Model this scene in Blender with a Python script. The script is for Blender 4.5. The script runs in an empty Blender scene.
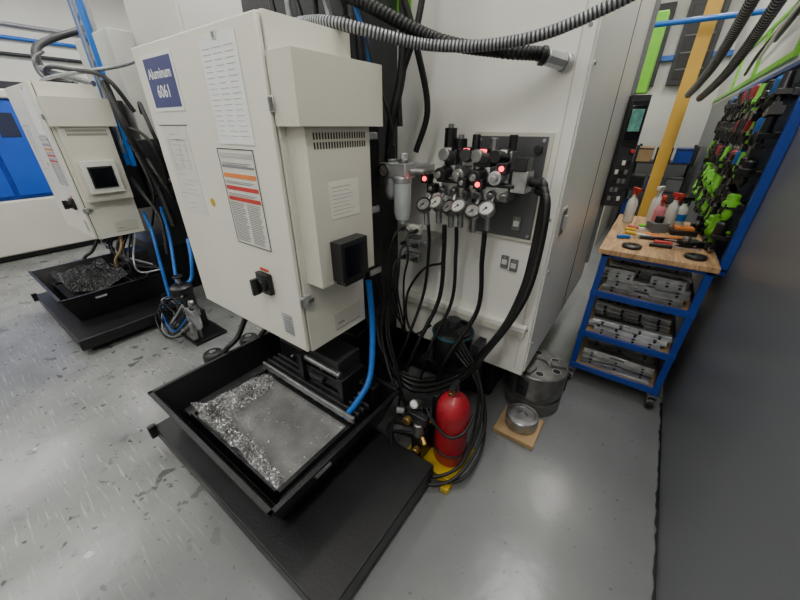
import bpy, math, random
from mathutils import Vector, Matrix, Euler
random.seed(7)
S=bpy.context.scene
COL=S.collection
# ------------------------------------------------------------ materials
def lin(c):
    c=c/255.0
    return c/12.92 if c<=0.04045 else ((c+0.055)/1.055)**2.4
def rgb(r,g,b): return (lin(r),lin(g),lin(b),1)
def mat(name,col,rough=0.5,metal=0.0,var=0.12,scale=6,bump=0.0,bscale=60,emit=0,trans=0,coat=0):
    m=bpy.data.materials.new(name); m.use_nodes=True
    nt=m.node_tree; b=nt.nodes["Principled BSDF"]
    tc=nt.nodes.new("ShaderNodeTexCoord"); nz=nt.nodes.new("ShaderNodeTexNoise")
    nz.inputs["Scale"].default_value=scale; nz.inputs["Detail"].default_value=5
    nt.links.new(tc.outputs["Object"],nz.inputs["Vector"])
    r=nt.nodes.new("ShaderNodeValToRGB")
    c=rgb(*col)
    r.color_ramp.elements[0].position=0.3; r.color_ramp.elements[1].position=0.7
    r.color_ramp.elements[0].color=tuple(x*(1-var) for x in c[:3])+(1,)
    r.color_ramp.elements[1].color=tuple(min(1,x*(1+var)) for x in c[:3])+(1,)
    nt.links.new(nz.outputs["Fac"],r.inputs["Fac"]); nt.links.new(r.outputs["Color"],b.inputs["Base Color"])
    mr=nt.nodes.new("ShaderNodeMapRange"); mr.inputs[3].default_value=max(0.02,rough*0.85); mr.inputs[4].default_value=min(1,rough*1.15)
    nt.links.new(nz.outputs["Fac"],mr.inputs[0]); nt.links.new(mr.outputs[0],b.inputs["Roughness"])
    b.inputs["Metallic"].default_value=metal
    if coat: b.inputs["Coat Weight"].default_value=coat
    if trans: b.inputs["Transmission Weight"].default_value=trans
    if emit:
        b.inputs["Emission Color"].default_value=c; b.inputs["Emission Strength"].default_value=emit
    if bump:
        n2=nt.nodes.new("ShaderNodeTexNoise"); n2.inputs["Scale"].default_value=bscale; n2.inputs["Detail"].default_value=3
        nt.links.new(tc.outputs["Object"],n2.inputs["Vector"])
        bp=nt.nodes.new("ShaderNodeBump"); bp.inputs["Strength"].default_value=bump; bp.inputs["Distance"].default_value=0.01
        nt.links.new(n2.outputs["Fac"],bp.inputs["Height"]); nt.links.new(bp.outputs[0],b.inputs["Normal"])
    return m
CREAM=mat("cream_paint",(217,215,203),0.38,0,0.04,2,0.04,150)
CREAM2=mat("warm_cream_paint",(199,196,184),0.42,0,0.05,2,0.04,150)
PANELW=mat("off_white_panel_paint",(231,230,222),0.30,0,0.03,2,0.03,120)
STEELSIDE=mat("grey_sheet_steel",(222,222,218),0.34,0.12,0.05,2)
BLACK=mat("black_paint",(20,20,22),0.42,0,0.3,5,0.1,80)
BLACKM=mat("black_rubber",(17,17,18),0.45,0,0.3,9)
BLACKP=mat("black_plastic",(24,24,26),0.35,0,0.2,9)
DARK=mat("dark_grey_metal",(48,49,52),0.45,0.3,0.3,8)
STEEL=mat("machined_steel",(158,158,158),0.3,0.85,0.25,20,0.05,120)
DSTEEL=mat("dull_worn_steel",(118,117,114),0.45,0.7,0.35,12,0.1,60)
ALU=mat("aluminium",(195,196,198),0.35,0.7,0.2,15)
GALV=mat("galvanised_conduit",(150,152,155),0.38,0.5,0.2,30)
GROOVE_SHADE=mat("conduit_groove_shade",(60,61,63),0.6,0.3,0.2,30)  # darker colour paints the shade between conduit ribs
WHITE=mat("white_paper",(226,227,228),0.7,0,0.03,5)
WPL=mat("white_plastic",(206,206,198),0.45,0,0.05,5)
GFACE=mat("gauge_face",(140,140,136),0.25,0.2,0.3,60)
INK=mat("grey_ink",(120,122,126),0.7)
INKF=mat("faint_ink",(176,176,172),0.6)
NAVY=mat("navy_sign_print",(56,60,112),0.5,0,0.08,6)
ORANGE=mat("orange_warning",(214,122,54),0.5)
REDW=mat("red_warning",(188,52,42),0.5)
RED=mat("red_paint",(160,24,38),0.42,0,0.25,9,0.05,40,0,0,0.2)
YEL=mat("yellow_paint",(190,160,22),0.45,0,0.3,12)
POSTY=mat("post_yellow",(202,158,60),0.5,0,0.12,3)
BLUE=mat("blue_powdercoat",(26,60,146),0.35,0,0.1,4)
HOSEB=mat("blue_tubing",(24,100,186),0.3,0,0.1,8)
BLUEM=mat("blue_machine_paint",(32,86,196),0.35,0,0.12,2)
LIME=mat("lime_plastic",(116,196,46),0.4,0,0.1,8)
GLOWR=mat("red_led",(255,50,70),0.4,0,0,5,0,60,5)
GREENT=mat("teal_plastic",(20,76,80),0.4)
GLASS=mat("clear_bowl",(215,222,222),0.1,0,0.02,5,0,60,0,0.5)
SCREEN=mat("dark_screen",(14,16,20),0.12)
SCRG=mat("screen_glow",(70,110,100),0.3,0,0.7,40,0,60,.5)
CHIP=mat("aluminium_chips",(195,195,195),0.28,0.75,0.45,60)
CHIPB=mat("chip_bed",(128,128,127),0.24,0.3,0.18,14,0.15,90)
CHIPD=mat("dark_chips",(40,40,41),0.55,0.5,0.5,70,0.9,120)
CHIPF=mat("dark_chip_flakes",(95,95,95),0.4,0.7,0.5,70)
WALLW=mat("white_wall",(210,210,203),0.7,0,0.05,1)
WALLD=mat("grey_wall_panel",(108,110,114),0.36,0,0.08,1.3,0.06,40)
CEIL=mat("ceiling_paint",(205,206,205),0.8,0,0.03,1)
MGREY=mat("mid_grey_paint",(104,105,106),0.5,0,0.08,3)
PGREY=mat("mounting_plate_grey",(82,82,84),0.42,0.2,0.1,3)
TAN=mat("cardboard",(166,138,98),0.8,0,0.12,10)
BRASS=mat("brass",(150,124,66),0.4,0.8)
PINK=mat("pink_liquid",(206,120,130),0.3)
TUBE=mat("lit_tube",(255,255,250),.5,0,0,5,0,60,7)
NAVYB=mat("dark_board",(30,38,66),0.5,0,0.15,5)
def woodmat():
    m=mat("plywood_top",(190,152,104),0.5,0,0.1,5)
    nt=m.node_tree;b=nt.nodes["Principled BSDF"]
    tc=nt.nodes.new("ShaderNodeTexCoord");mp=nt.nodes.new("ShaderNodeMapping");mp.inputs["Scale"].default_value=(18,1.6,6)
    nz=nt.nodes.new("ShaderNodeTexNoise");nz.inputs["Scale"].default_value=3;nz.inputs["Detail"].default_value=8;nz.inputs["Distortion"].default_value=1
    r=nt.nodes.new("ShaderNodeValToRGB");r.color_ramp.elements[0].color=rgb(140,104,68);r.color_ramp.elements[1].color=rgb(206,168,122)
    r.color_ramp.elements[0].position=.3;r.color_ramp.elements[1].position=.7
    nt.links.new(tc.outputs["Object"],mp.inputs[0]);nt.links.new(mp.outputs[0],nz.inputs["Vector"]);nt.links.new(nz.outputs["Fac"],r.inputs[0]);nt.links.new(r.outputs[0],b.inputs["Base Color"])
    return m
WOOD=woodmat()
def floormat():
    m=bpy.data.materials.new("epoxy_floor");m.use_nodes=True;nt=m.node_tree;b=nt.nodes["Principled BSDF"];N=nt.nodes.new;L=nt.links.new
    tc=N("ShaderNodeTexCoord");sx=N("ShaderNodeSeparateXYZ");L(tc.outputs["Object"],sx.inputs[0])
    def noise(s,d=6,dist=0,sc=None):
        n=N("ShaderNodeTexNoise");n.inputs["Scale"].default_value=s;n.inputs["Detail"].default_value=d;n.inputs["Distortion"].default_value=dist
        if sc:
            mp=N("ShaderNodeMapping");mp.inputs["Scale"].default_value=sc;mp.inputs["Rotation"].default_value=(0,0,.6);L(tc.outputs["Object"],mp.inputs[0]);L(mp.outputs[0],n.inputs["Vector"])
        else: L(tc.outputs["Object"],n.inputs["Vector"])
        return n
    def ramp(src,p0,p1,c0,c1):
        r=N("ShaderNodeValToRGB");r.color_ramp.elements[0].position=p0;r.color_ramp.elements[1].position=p1;r.color_ramp.elements[0].color=c0;r.color_ramp.elements[1].color=c1;L(src,r.inputs[0]);return r
    def mix(f,a,c):
        x=N("ShaderNodeMix");x.data_type='RGBA'
        if isinstance(f,float): x.inputs[0].default_value=f
        else: L(f,x.inputs[0])
        L(a,x.inputs[6])
        if isinstance(c,tuple): x.inputs[7].default_value=c
        else: L(c,x.inputs[7])
        return x.outputs[2]
    def mul(a,c):
        x=N("ShaderNodeMath");x.operation='MULTIPLY';L(a,x.inputs[0])
        if isinstance(c,float): x.inputs[1].default_value=c
        else: L(c,x.inputs[1])
        return x.outputs[0]
    base=ramp(noise(1.2).outputs["Fac"],.35,.65,rgb(108,110,111),rgb(120,122,122))
    scuff=ramp(noise(1.6,8,.2).outputs["Fac"],.36,.64,rgb(116,117,117),rgb(138,139,137))
    mk=N("ShaderNodeMapRange");mk.inputs[1].default_value=-.9;mk.inputs[2].default_value=-1.7;L(sx.outputs[0],mk.inputs[0])
    c=mix(mk.outputs[0],base.outputs[0],scuff.outputs[0])
    scr=ramp(noise(6,10,.1,(1,14,1)).outputs["Fac"],.58,.68,(0,0,0,1),(.45,.45,.45,1))
    c=mix(mul(scr.outputs[0],mk.outputs[0]),c,rgb(176,176,172))
    st=ramp(noise(9,9,.2).outputs["Fac"],.61,.64,(0,0,0,1),(1,1,1,1))
    st2=ramp(noise(1.5,3,.4).outputs["Fac"],.47,.58,(0,0,0,1),(1,1,1,1))
    wet=mul(mul(st.outputs[0],st2.outputs[0]),mk.outputs[0])
    drops=ramp(noise(21,2,.1).outputs["Fac"],.665,.69,(0,0,0,1),(1,1,1,1))
    mx=N("ShaderNodeMath");mx.operation='MAXIMUM';L(wet,mx.inputs[0]);L(mul(drops.outputs[0],mk.outputs[0]),mx.inputs[1]);wet=mx.outputs[0]
    damp=ramp(noise(3,6,.3).outputs["Fac"],.50,.68,(0,0,0,1),(.4,.4,.4,1))
    c=mix(mul(damp.outputs[0],mk.outputs[0]),c,rgb(92,94,94))
    c=mix(mul(wet,.75),c,rgb(56,57,56))
    fine=ramp(noise(38,3).outputs["Fac"],.67,.70,(0,0,0,1),(.6,.6,.6,1))
    c=mix(fine.outputs[0],c,rgb(84,84,82))
    L(c,b.inputs["Base Color"])
    rr=N("ShaderNodeMapRange");rr.inputs[3].default_value=.22;rr.inputs[4].default_value=.08;L(wet,rr.inputs[0]);L(rr.outputs[0],b.inputs["Roughness"])
    bp=N("ShaderNodeBump");bp.inputs["Strength"].default_value=.12;bp.inputs["Distance"].default_value=.01;L(noise(14,5).outputs["Fac"],bp.inputs["Height"]);L(bp.outputs[0],b.inputs["Normal"])
    return m
FLOOR=floormat()
# ------------------------------------------------------------ mesh builder
OFF={}
class MB:
    def __init__(s): s.v=[];s.f=[];s.m=[];s.s=[];s.mats=[]
    def mi(s,m):
        if m not in s.mats: s.mats.append(m)
        return s.mats.index(m)
    def add(s,vs,fs,m,smooth=False):
        o=len(s.v); s.v+= [Vector(v) for v in vs]; k=s.mi(m)
        for i,f in enumerate(fs):
            s.f.append([o+j for j in f]); s.m.append(k); s.s.append(smooth[i] if isinstance(smooth,list) else smooth)
        return s
    def box(s,x0,x1,y0,y1,z0,z1,m,M=None):
        vs=[Vector((x,y,z)) for x in (x0,x1) for y in (y0,y1) for z in (z0,z1)]
        if M is not None: vs=[M@v for v in vs]
        return s.add(vs,[(0,1,3,2),(4,6,7,5),(0,4,5,1),(2,3,7,6),(0,2,6,4),(1,5,7,3)],m)
    def hopper(s,top,bot,z1,z0,t,m):
        def ring(r,z,i): 
            x0,x1,y0,y1=r;return [(x0+i,y0+i,z),(x1-i,y0+i,z),(x1-i,y1-i,z),(x0+i,y1-i,z)]
        vs=ring(bot,z0,0)+ring(top,z1,0)+ring(top,z1,t)+ring(bot,z0+t,t)
        fs=[]
        for a in range(3):
            for i in range(4):
                j=(i+1)%4;fs.append((a*4+i,a*4+j,a*4+4+j,a*4+4+i))
        fs+=[(3,2,1,0),(12,13,14,15)]
        return s.add(vs,fs,m)
    def cyl(s,p0,p1,r,m,r1=None,n=20,caps=True):
        p0=Vector(p0);p1=Vector(p1);r1=r if r1 is None else r1
        d=(p1-p0).normalized();a=d.orthogonal().normalized();b=d.cross(a)
        vs=[]
        for p,q in ((p0,r),(p1,r1)):
            for i in range(n):
                t=2*math.pi*i/n; vs.append(p+a*math.cos(t)*q+b*math.sin(t)*q)
        fs=[(i,(i+1)%n,n+(i+1)%n,n+i) for i in range(n)];sm=[n>8]*n
        if caps: fs+=[tuple(range(n-1,-1,-1)),tuple(range(n,2*n))];sm+=[False,False]
        return s.add(vs,fs,m,sm)
    def lathe(s,prof,c,m,n=28,M=None):
        vs=[];c=Vector(c)
        for r,z in prof:
            for i in range(n):
                t=2*math.pi*i/n; v=Vector((r*math.cos(t),r*math.sin(t),z))
                if M is not None: v=M@v
                vs.append(c+v)
        fs=[]
        for k in range(len(prof)-1):
            for i in range(n):
                fs.append((k*n+i,k*n+(i+1)%n,(k+1)*n+(i+1)%n,(k+1)*n+i))
        sm=[True]*len(fs)
        fs+=[tuple(range(n-1,-1,-1)),tuple(range((len(prof)-1)*n,len(prof)*n))];sm+=[False,False]
        return s.add(vs,fs,m,sm)
    def tube(s,pts,r,m,n=10,sub=8,rib=0,ribp=0.012,gm=None):
        P=[Vector(p) for p in pts];Q=[]
        for i in range(len(P)-1):
            p0=P[i-1] if i>0 else P[i]*2-P[i+1];p1=P[i];p2=P[i+1];p3=P[i+2] if i+2<len(P) else P[i+1]*2-P[i]
            k=sub
            if rib: k=max(sub,int((p2-p1).length/(ribp/4)))
            for j in range(k):
                t=j/k
                Q.append(0.5*((2*p1)+(-p0+p2)*t+(2*p0-5*p1+4*p2-p3)*t*t+(-p0+3*p1-3*p2+p3)*t**3))
        Q.append(P[-1])
        T=(Q[1]-Q[0]).normalized();a=T.orthogonal().normalized();vs=[]
        for i,q in enumerate(Q):
            if i<len(Q)-1: T=(Q[i+1]-q).normalized() if (Q[i+1]-q).length>1e-6 else T
            a=(a-T*a.dot(T)).normalized();b=T.cross(a)
            rr=r*(1-(rib if i%4==3 else 0))
            for k in range(n):
                t=2*math.pi*k/n;vs.append(q+a*math.cos(t)*rr+b*math.sin(t)*rr)
        rows=len(Q)-1
        A=[];G=[]
        for i in range(rows):
            tgt=G if (rib and gm is not None and i%4 in(2,3)) else A
            for k in range(n): tgt.append((i*n+k,i*n+(k+1)%n,(i+1)*n+(k+1)%n,(i+1)*n+k))
        caps=[tuple(range(n-1,-1,-1)),tuple(range(rows*n,(rows+1)*n))]
        o=len(s.v)
        s.add(vs,A+caps,m,[True]*len(A)+[False,False])
        if G:
            k=s.mi(gm)
            for f in G: s.f.append([o+j for j in f]);s.m.append(k);s.s.append(True)
        return s
    def torus(s,c,ax,R,r,m,n=28,k=8):
        c=Vector(c);d=Vector(ax).normalized();a=d.orthogonal().normalized();b=d.cross(a);vs=[]
        for i in range(n):
            t=2*math.pi*i/n;e=a*math.cos(t)+b*math.sin(t)
            for j in range(k):
                u=2*math.pi*j/k;vs.append(c+e*(R+r*math.cos(u))+d*r*math.sin(u))
        return s.add(vs,[(i*k+j,((i+1)%n)*k+j,((i+1)%n)*k+(j+1)%k,i*k+(j+1)%k) for i in range(n) for j in range(k)],m,True)
    def text(s,txt,size,M,m,bold=0.0):
        cu=bpy.data.curves.new("t","FONT");cu.body=txt;cu.size=size;cu.align_x='CENTER';cu.align_y='CENTER';cu.offset=bold;cu.resolution_u=3
        o=bpy.data.objects.new("t",cu);COL.objects.link(o);dg=bpy.context.evaluated_depsgraph_get();dg.update()
        me=bpy.data.meshes.new_from_object(o.evaluated_get(dg))
        s.add([M@v.co for v in me.vertices],[tuple(p.vertices) for p in me.polygons],m)
        bpy.data.objects.remove(o);bpy.data.meshes.remove(me);bpy.data.curves.remove(cu);return s
    def finish(s,name,parent=None,loc=None,bevel=0,label=None,category=None,group=None,kind=None):
        off=Vector((0,0,0))
        if parent is not None: off=OFF[parent.name]
        elif loc is not None: off=Vector(loc)
        me=bpy.data.meshes.new(name);me.from_pydata([tuple(v-off) for v in s.v],[],s.f)
        for m in s.mats: me.materials.append(m)
        for i,p in enumerate(me.polygons): p.material_index=s.m[i];p.use_smooth=bool(s.s[i])
        me.update()
        try: me.set_sharp_from_angle(angle=math.radians(38))
        except Exception: pass
        o=bpy.data.objects.new(name,me);COL.objects.link(o)
        if parent is not None: o.parent=parent
        else: o.location=off
        OFF[o.name]=off
        if bevel:
            md=o.modifiers.new("bevel","BEVEL");md.width=bevel;md.segments=2;md.limit_method='ANGLE';md.angle_limit=math.radians(50)
        if label:o["label"]=label
        if category:o["category"]=category
        if group:o["group"]=group
        if kind:o["kind"]=kind
        return o
def thing(name,label,category,loc=(0,0,0),group=None):
    o=bpy.data.objects.new(name,None);COL.objects.link(o);o.location=loc;o.empty_display_size=.1
    o["label"]=label;o["category"]=category
    if group:o["group"]=group
    OFF[o.name]=Vector(loc);return o
def dup(o,loc,rot=(0,0,0),label=None,scale=None):
    def rec(a,par):
        c=a.copy();COL.objects.link(c)
        if par is not None:
            c.parent=par
        for ch in list(a.children): rec(ch,c)
        return c
    n=rec(o,None);n.location=loc;n.rotation_euler=rot
    if scale:n.scale=scale
    if label:n["label"]=label
    return n
def TM(x,y,z,rx=0,ry=0,rz=0):
    return Matrix.Translation((x,y,z))@Euler((rx,ry,rz)).to_matrix().to_4x4()
U=random.uniform
# ------------------------------------------------------------ room
def struct(name,b,m,bev=0):
    MB().box(*b,m).finish(name,kind="structure",bevel=bev)
struct("floor",(-10,.9,-2.5,8,-.1,0),FLOOR)
struct("ceiling",(-10,.9,-2.5,8,4.2,4.3),CEIL)
w=MB();w.box(.44,.6,-2.5,8,0,1.9,WALLD);w.box(.44,.6,-2.5,8,1.9,4.2,WALLW);w.finish("wall_right",kind="structure")
w=MB();w.box(-10,.44,8,8.1,0,1.0,MGREY);w.box(-10,.44,8,8.1,1.0,4.2,WALLW);w.finish("wall_back",kind="structure")
struct("wall_left",(-10.1,-10,-2.5,8,0,4.2),WALLW)
struct("wall_front",(-10,.44,-2.6,-2.5,0,4.2),WALLW)
w=MB();w.box(.42,.44,3.0,8,1.93,1.965,LIME);w.box(.43,.44,3.0,8,2.28,2.31,LIME)
for y in (3.0,4.4,5.8):w.box(.42,.44,y,y+.05,1.965,2.28,LIME)
w.finish("trim_1",kind="structure")
w=MB();vs=[];fs=[]
for i in range(80):
    x=.430+U(-.008,.005);y=-.3+i*.033
    vs+=[(x,y,.003),(.44,y,.003)]
for i in range(79): fs.append((2*i,2*i+1,2*i+3,2*i+2))
w.add(vs,fs,BLACKM);w.finish("dirt_line",kind="structure")  # ragged dark line of dirt along the wall foot, no trim piece
struct("trim_3",(-10,.44,7.9,8,2.55,2.62),HOSEB)
# ------------------------------------------------------------ machines
def machine(dx,first,label):
    M=thing("machining_center",label,"cnc machine",(-.9+dx,1.9,0),"row of milling machines")
    X=lambda v:v+dx
    b=MB();b.box(X(-1.85),X(-.5),1.7,3.0,0.0,.50,BLACK);b.box(X(-1.8),X(-1.12),1.12,1.7,.0,.55,BLACK);b.box(X(-1.1),X(-.55),1.62,1.72,.05,.42,BLACK)
    b.finish("machine_base",M,bevel=.01)
    b=MB()
    if first:
        b.box(X(-1.12),X(-.29),1.5,3.1,.42,2.7,PANELW)
        b.box(X(-.335),X(-.33),1.4985,1.5,.45,2.68,CREAM2)
        for z in (.7,1.25,1.9):b.cyl((X(-.31),1.5,z),(X(-.31),1.495,z),.007,STEEL,n=10)
        b.box(X(-1.118),X(-1.03),1.494,1.5,2.0,2.5,LIME)
    else:
        b.box(X(-1.12),X(-.29),1.5,3.1,.42,1.45,DARK)
        b.box(X(-1.12),X(-.29),1.5,3.1,1.45,2.7,CREAM)
    b.finish("enclosure",M,bevel=.012)
    if first:
        b=MB();b.box(X(-1.05),X(-.31),1.46,1.5,.70,.725,PANELW);b.box(X(-1.05),X(-.31),1.46,1.465,.665,.70,CREAM2);b.finish("ledge",M,bevel=.003,label="pale folded metal ledge")
    b=MB();b.box(X(-.29),X(-.283),1.52,3.08,.44,2.68,STEELSIDE)
    b.box(X(-.283),X(-.279),1.58,1.675,1.155,1.285,ALU);b.box(X(-.279),X(-.277),1.59,1.665,1.165,1.275,PGREY);b.box(X(-.277),X(-.265),1.615,1.64,1.19,1.25,ALU)
    for z in (.6,1.0,1.8,2.4):
        b.cyl((X(-.283),1.56,z),(X(-.278),1.56,z),.008,STEEL,n=10)
    b.box(X(-.283),X(-.281),2.35,2.36,.44,2.68,DARK);b.box(X(-.283),X(-.26),3.0,3.06,.6,2.3,MGREY)
    b.finish("side_panel",M,label="satin silver steel side panel")
    b=MB();b.box(X(-1.95),X(-1.12),1.3,3.1,.5,1.45 if not first else 2.5,BLACK)
    if not first:b.box(X(-1.95),X(-1.12),1.32,3.1,1.45,2.3,WPL)
    b.box(X(-1.7),X(-1.2),1.06,1.3,.9,1.8,BLACK);b.box(X(-1.16),X(-1.10),1.25,1.5,.5,2.3 if first else 1.5,DARK)
    b.finish("column",M,bevel=.01)
    c=MB();c.box(X(-1.855),X(-.99),.722,1.065,.74,1.885,CREAM);c.box(X(-1.84),X(-1.005),.716,.724,.755,1.87,DARK)
    c.box(X(-.99),X(-.987),.86,1.03,.77,.86,CREAM2);c.box(X(-.987),X(-.986),.865,1.025,.775,.778,INK);c.box(X(-.989),X(-.985),.88,.92,.80,.805,INK)
    cab=c.finish("control_cabinet",M,bevel=.004,label="cream sheet metal control cabinet with door labels")
    d=MB();d.box(X(-1.85),X(-.994),.70,.717,.745,1.88,CREAM);d.finish("door",cab,bevel=.005)
    for z in (1.66,.985):
        l=MB();l.box(X(-.995),X(-.978),.705,.745,z-.022,z+.022,ALU);l.cyl((X(-.985),.700,z-.018),(X(-.985),.700,z+.018),.007,STEEL,n=10);l.box(X(-.979),X(-.972),.725,.755,z-.008,z+.008,STEEL)
        l.finish("latch",cab,bevel=.002)
    l=MB();l.box(X(-1.24),X(-1.155),.678,.70,.975,1.065,BLACKP);l.cyl((X(-1.197),.655,1.02),(X(-1.197),.68,1.02),.032,BLACKP);l.box(X(-1.205),X(-1.189),.628,.66,.985,1.055,BLACKP)
    l.box(X(-1.225),X(-1.17),.695,.6995,1.072,1.084,REDW)
    l.finish("rotary_switch",cab,bevel=.003)
    l=MB();l.box(X(-1.13),X(-1.065),.698,.70,.80,.90,ALU)
    for i in range(6):l.box(X(-1.122),X(-1.074),.697,.6985,.81+i*.014,.813+i*.014,INK)
    l.finish("rating_plate",cab)
    if first:
        sg=MB();sg.box(X(-1.775),X(-1.52),.697,.70,1.655,1.845,WHITE);sg.box(X(-1.762),X(-1.533),.6955,.6975,1.668,1.832,NAVY)
        sg.text("Aluminum",.047,TM(X(-1.647),.695,1.780,math.pi/2),WHITE,.0010);sg.text("6061",.058,TM(X(-1.647),.695,1.720,math.pi/2),WHITE,.0012)
        sg.finish("material_sign",cab,label="navy sign with white lettering")
    p=MB();p.box(X(-1.315),X(-1.10),.6965,.70,1.545,1.85,WHITE)
    for i in range(17):
        for k in range(3):
            p.box(X(-1.30+k*.066),X(-1.25+k*.066-U(0,.015)),.6955,.6968,1.57+i*.0155,1.5715+i*.0155,INKF)
    p.box(X(-1.225),X(-1.20),.694,.697,1.838,1.86,WPL);p.box(X(-1.217),X(-1.208),.692,.695,1.842,1.856,INK)
    p.finish("paper_sheet",cab,label="white printed table taped to the door")
    p=MB();p.box(X(-1.35),X(-1.12),.6975,.70,1.17,1.53,WPL)
    for z0,z1,m in ((1.50,1.515,INKF),(1.43,1.445,ORANGE),(1.385,1.40,REDW),(1.345,1.36,REDW),(1.465,1.472,INK)):
        p.box(X(-1.34),X(-1.13),.696,.698,z0,z1,m)
    for i in range(22):
        z=1.335-i*.0072
        p.box(X(-1.34),X(-1.24-U(0,.02)),.696,.698,z,z+.0022,INK);p.box(X(-1.225),X(-1.14-U(0,.02)),.696,.698,z,z+.0022,INK)
    for zz in (1.48,1.415,1.37):
        p.box(X(-1.335),X(-1.15),.696,.698,zz,zz+.002,INK);p.box(X(-1.335),X(-1.17),.696,.698,zz-.006,zz-.004,INK)
    for a,bb,e,f in ((-1.35,-1.12,1.17,1.173),(-1.35,-1.12,1.527,1.53),(-1.35,-1.348,1.17,1.53),(-1.122,-1.12,1.17,1.53)):
        p.box(X(a),X(bb),.696,.698,e,f,DARK)
    p.finish("warning_label",cab,label="warning label with orange and red bands")
    p=MB();p.box(X(-1.775),X(-1.56),.6985,.70,1.25,1.60,WPL)
    for i in range(16):
        z=1.27+i*.020;x=-1.76+U(0,.08)
        p.box(X(x),X(x+U(.04,.11)),.6975,.6988,z,z+.0025,INKF)
    for z in (1.33,1.44,1.55):p.box(X(-1.76),X(-1.58),.6975,.6988,z,z+.002,INKF)
    for x in (-1.74,-1.66,-1.6):p.box(X(x),X(x+.002),.6975,.6988,1.44,1.55,INKF)
    p.box(X(-1.79),X(-1.54),.6975,.6988,1.603,1.606,DARK)
    p.finish("diagram_sheet",cab,label="faint printed wiring diagram")
    p=MB();p.cyl((X(-1.49),.7,1.315),(X(-1.49),.697,1.315),.016,YEL);p.finish("sticker",cab,label="round yellow sticker")
    u=MB()
    u.box(X(-.99),X(-.90),.745,1.045,1.055,1.60,CREAM2);u.box(X(-.99),X(-.878),.712,1.10,1.60,1.79,CREAM2)
    for r_ in range(2):
        for i in range(20):
            y=.775+i*.0125;z=1.535+r_*.028
            u.box(X(-.9005),X(-.8985),y,y+.006,z,z+.020,DARK)
    if first:
        u.box(X(-.90),X(-.8988),.82,.97,1.30,1.43,CREAM)
        for i in range(8):u.box(X(-.8989),X(-.8982),.83,.955-U(0,.04),1.315+i*.0135,1.3165+i*.0135,INK)
    u.finish("cooling_unit",cab,bevel=.005,label="narrow cream cabinet cooling unit with hood")
    u=MB()
    if first:
        u.box(X(-.90),X(-.845),.80,.945,1.07,1.225,BLACKP);u.box(X(-.845),X(-.842),.815,.93,1.085,1.21,SCREEN);u.box(X(-.9),X(-.85),.815,.93,1.05,1.07,BLACKP)
        u.finish("temperature_controller",cab,bevel=.004,label="black box controller with dark window")
    else:
        u.box(X(-.90),X(-.86),.77,.99,1.12,1.36,WPL);u.box(X(-.86),X(-.852),.80,.96,1.16,1.32,BLACKP);u.box(X(-.852),X(-.850),.81,.95,1.17,1.31,SCREEN)
        u.finish("temperature_controller",cab,bevel=.004,label="dark screen in a pale frame")
    return M
M1=machine(0,True,"cream milling machine, rear side with control cabinet, hoses and valves")
D2=-2.72
M2=machine(D2,False,"identical cream machine standing next along the row")
def hose(M,pts,r,m,**k):
    lab=k.pop("label",None)
    return MB().tube(pts,r,m,**k).finish("hose",M,label=lab)
hose(M1,[(-1.35,1.07,1.95),(-1.014,1.0,1.907),(-.745,1.2,1.846),(-.47,1.3,1.845),(-.26,1.35,1.9),(-.1,1.4,1.99),(.0,1.5,2.2),(.05,1.8,2.7)],.018,GALV,rib=.12,ribp=.012,n=12,gm=GROOVE_SHADE,label="ribbed galvanised conduit")
hose(M1,[(-1.25,1.12,2.06),(-1.0,1.08,1.99),(-.75,1.24,1.87),(-.55,1.34,1.83),(-.44,1.40,1.82),(-.41,1.43,1.81)],.022,BLACKM,rib=.12,ribp=.014,n=12,label="black corrugated conduit")
f=MB();f.cyl((-.415,1.415,1.812),(-.37,1.48,1.80),.026,ALU,n=8);f.cyl((-.37,1.48,1.80),(-.36,1.5,1.798),.03,ALU);f.cyl((-.43,1.405,1.815),(-.415,1.415,1.812),.03,BLACKP,n=10);f.finish("conduit_fitting",M1,bevel=.003)
hose(M1,[(-.95,1.3,2.6),(-.93,1.3,2.1),(-.92,1.28,1.8),(-.95,1.25,1.62),(-.98,1.25,1.4)],.018,BLACKM)
hose(M1,[(-.85,1.35,2.5),(-.84,1.33,2.2),(-.86,1.3,1.95),(-.93,1.28,1.75),(-.93,1.28,1.6)],.012,BLACKM)
hose(M1,[(-1.1,1.2,2.5),(-.97,1.2,2.2),(-.9,1.25,2.02),(-.86,1.3,1.85),(-.84,1.35,1.66),(-.9,1.36,1.5)],.013,BLACKM)
hose(M1,[(-1.02,1.15,2.6),(-1.02,1.15,1.9),(-1.02,1.18,1.5),(-1.02,1.18,1.1),(-1.0,1.2,.8)],.022,BLACKM)
hose(M1,[(-.97,1.12,1.9),(-.93,1.14,1.75),(-.90,1.18,1.6),(-.94,1.2,1.5)],.006,BLACKM)
hose(M1,[(-1.05,1.1,2.3),(-1.0,1.1,2.0),(-.97,1.14,1.85),(-1.0,1.16,1.7)],.008,HOSEB,label="blue air tube")
p=MB();p.box(-1.5,-1.02,1.07,1.22,1.80,1.90,DARK)
for i in range(6):
    x=-1.06-i*.075;p.cyl((x,1.12,1.9),(x,1.12,1.95),.02,ALU if i%2 else BLACKP,n=10);p.tube([(x,1.12,1.95),(x+U(-.03,.03),1.13,2.1),(x+U(0,.1),1.25,2.3),(x+.05,1.4,2.55)],.012,(BLACKM,GALV,BLACKM)[i%3])
p.finish("cable_tray",M1,bevel=.003)
p=MB();p.box(-1.08,-.995,1.11,1.22,.75,1.75,BLACKM);p.cyl((-1.03,1.09,1.05),(-1.03,1.09,1.5),.022,BLACKP)
for z in (.95,1.25,1.55):p.box(-1.0,-.985,1.12,1.2,z,z+.03,ALU)
p.finish("cable_duct",M1,bevel=.006)
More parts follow.
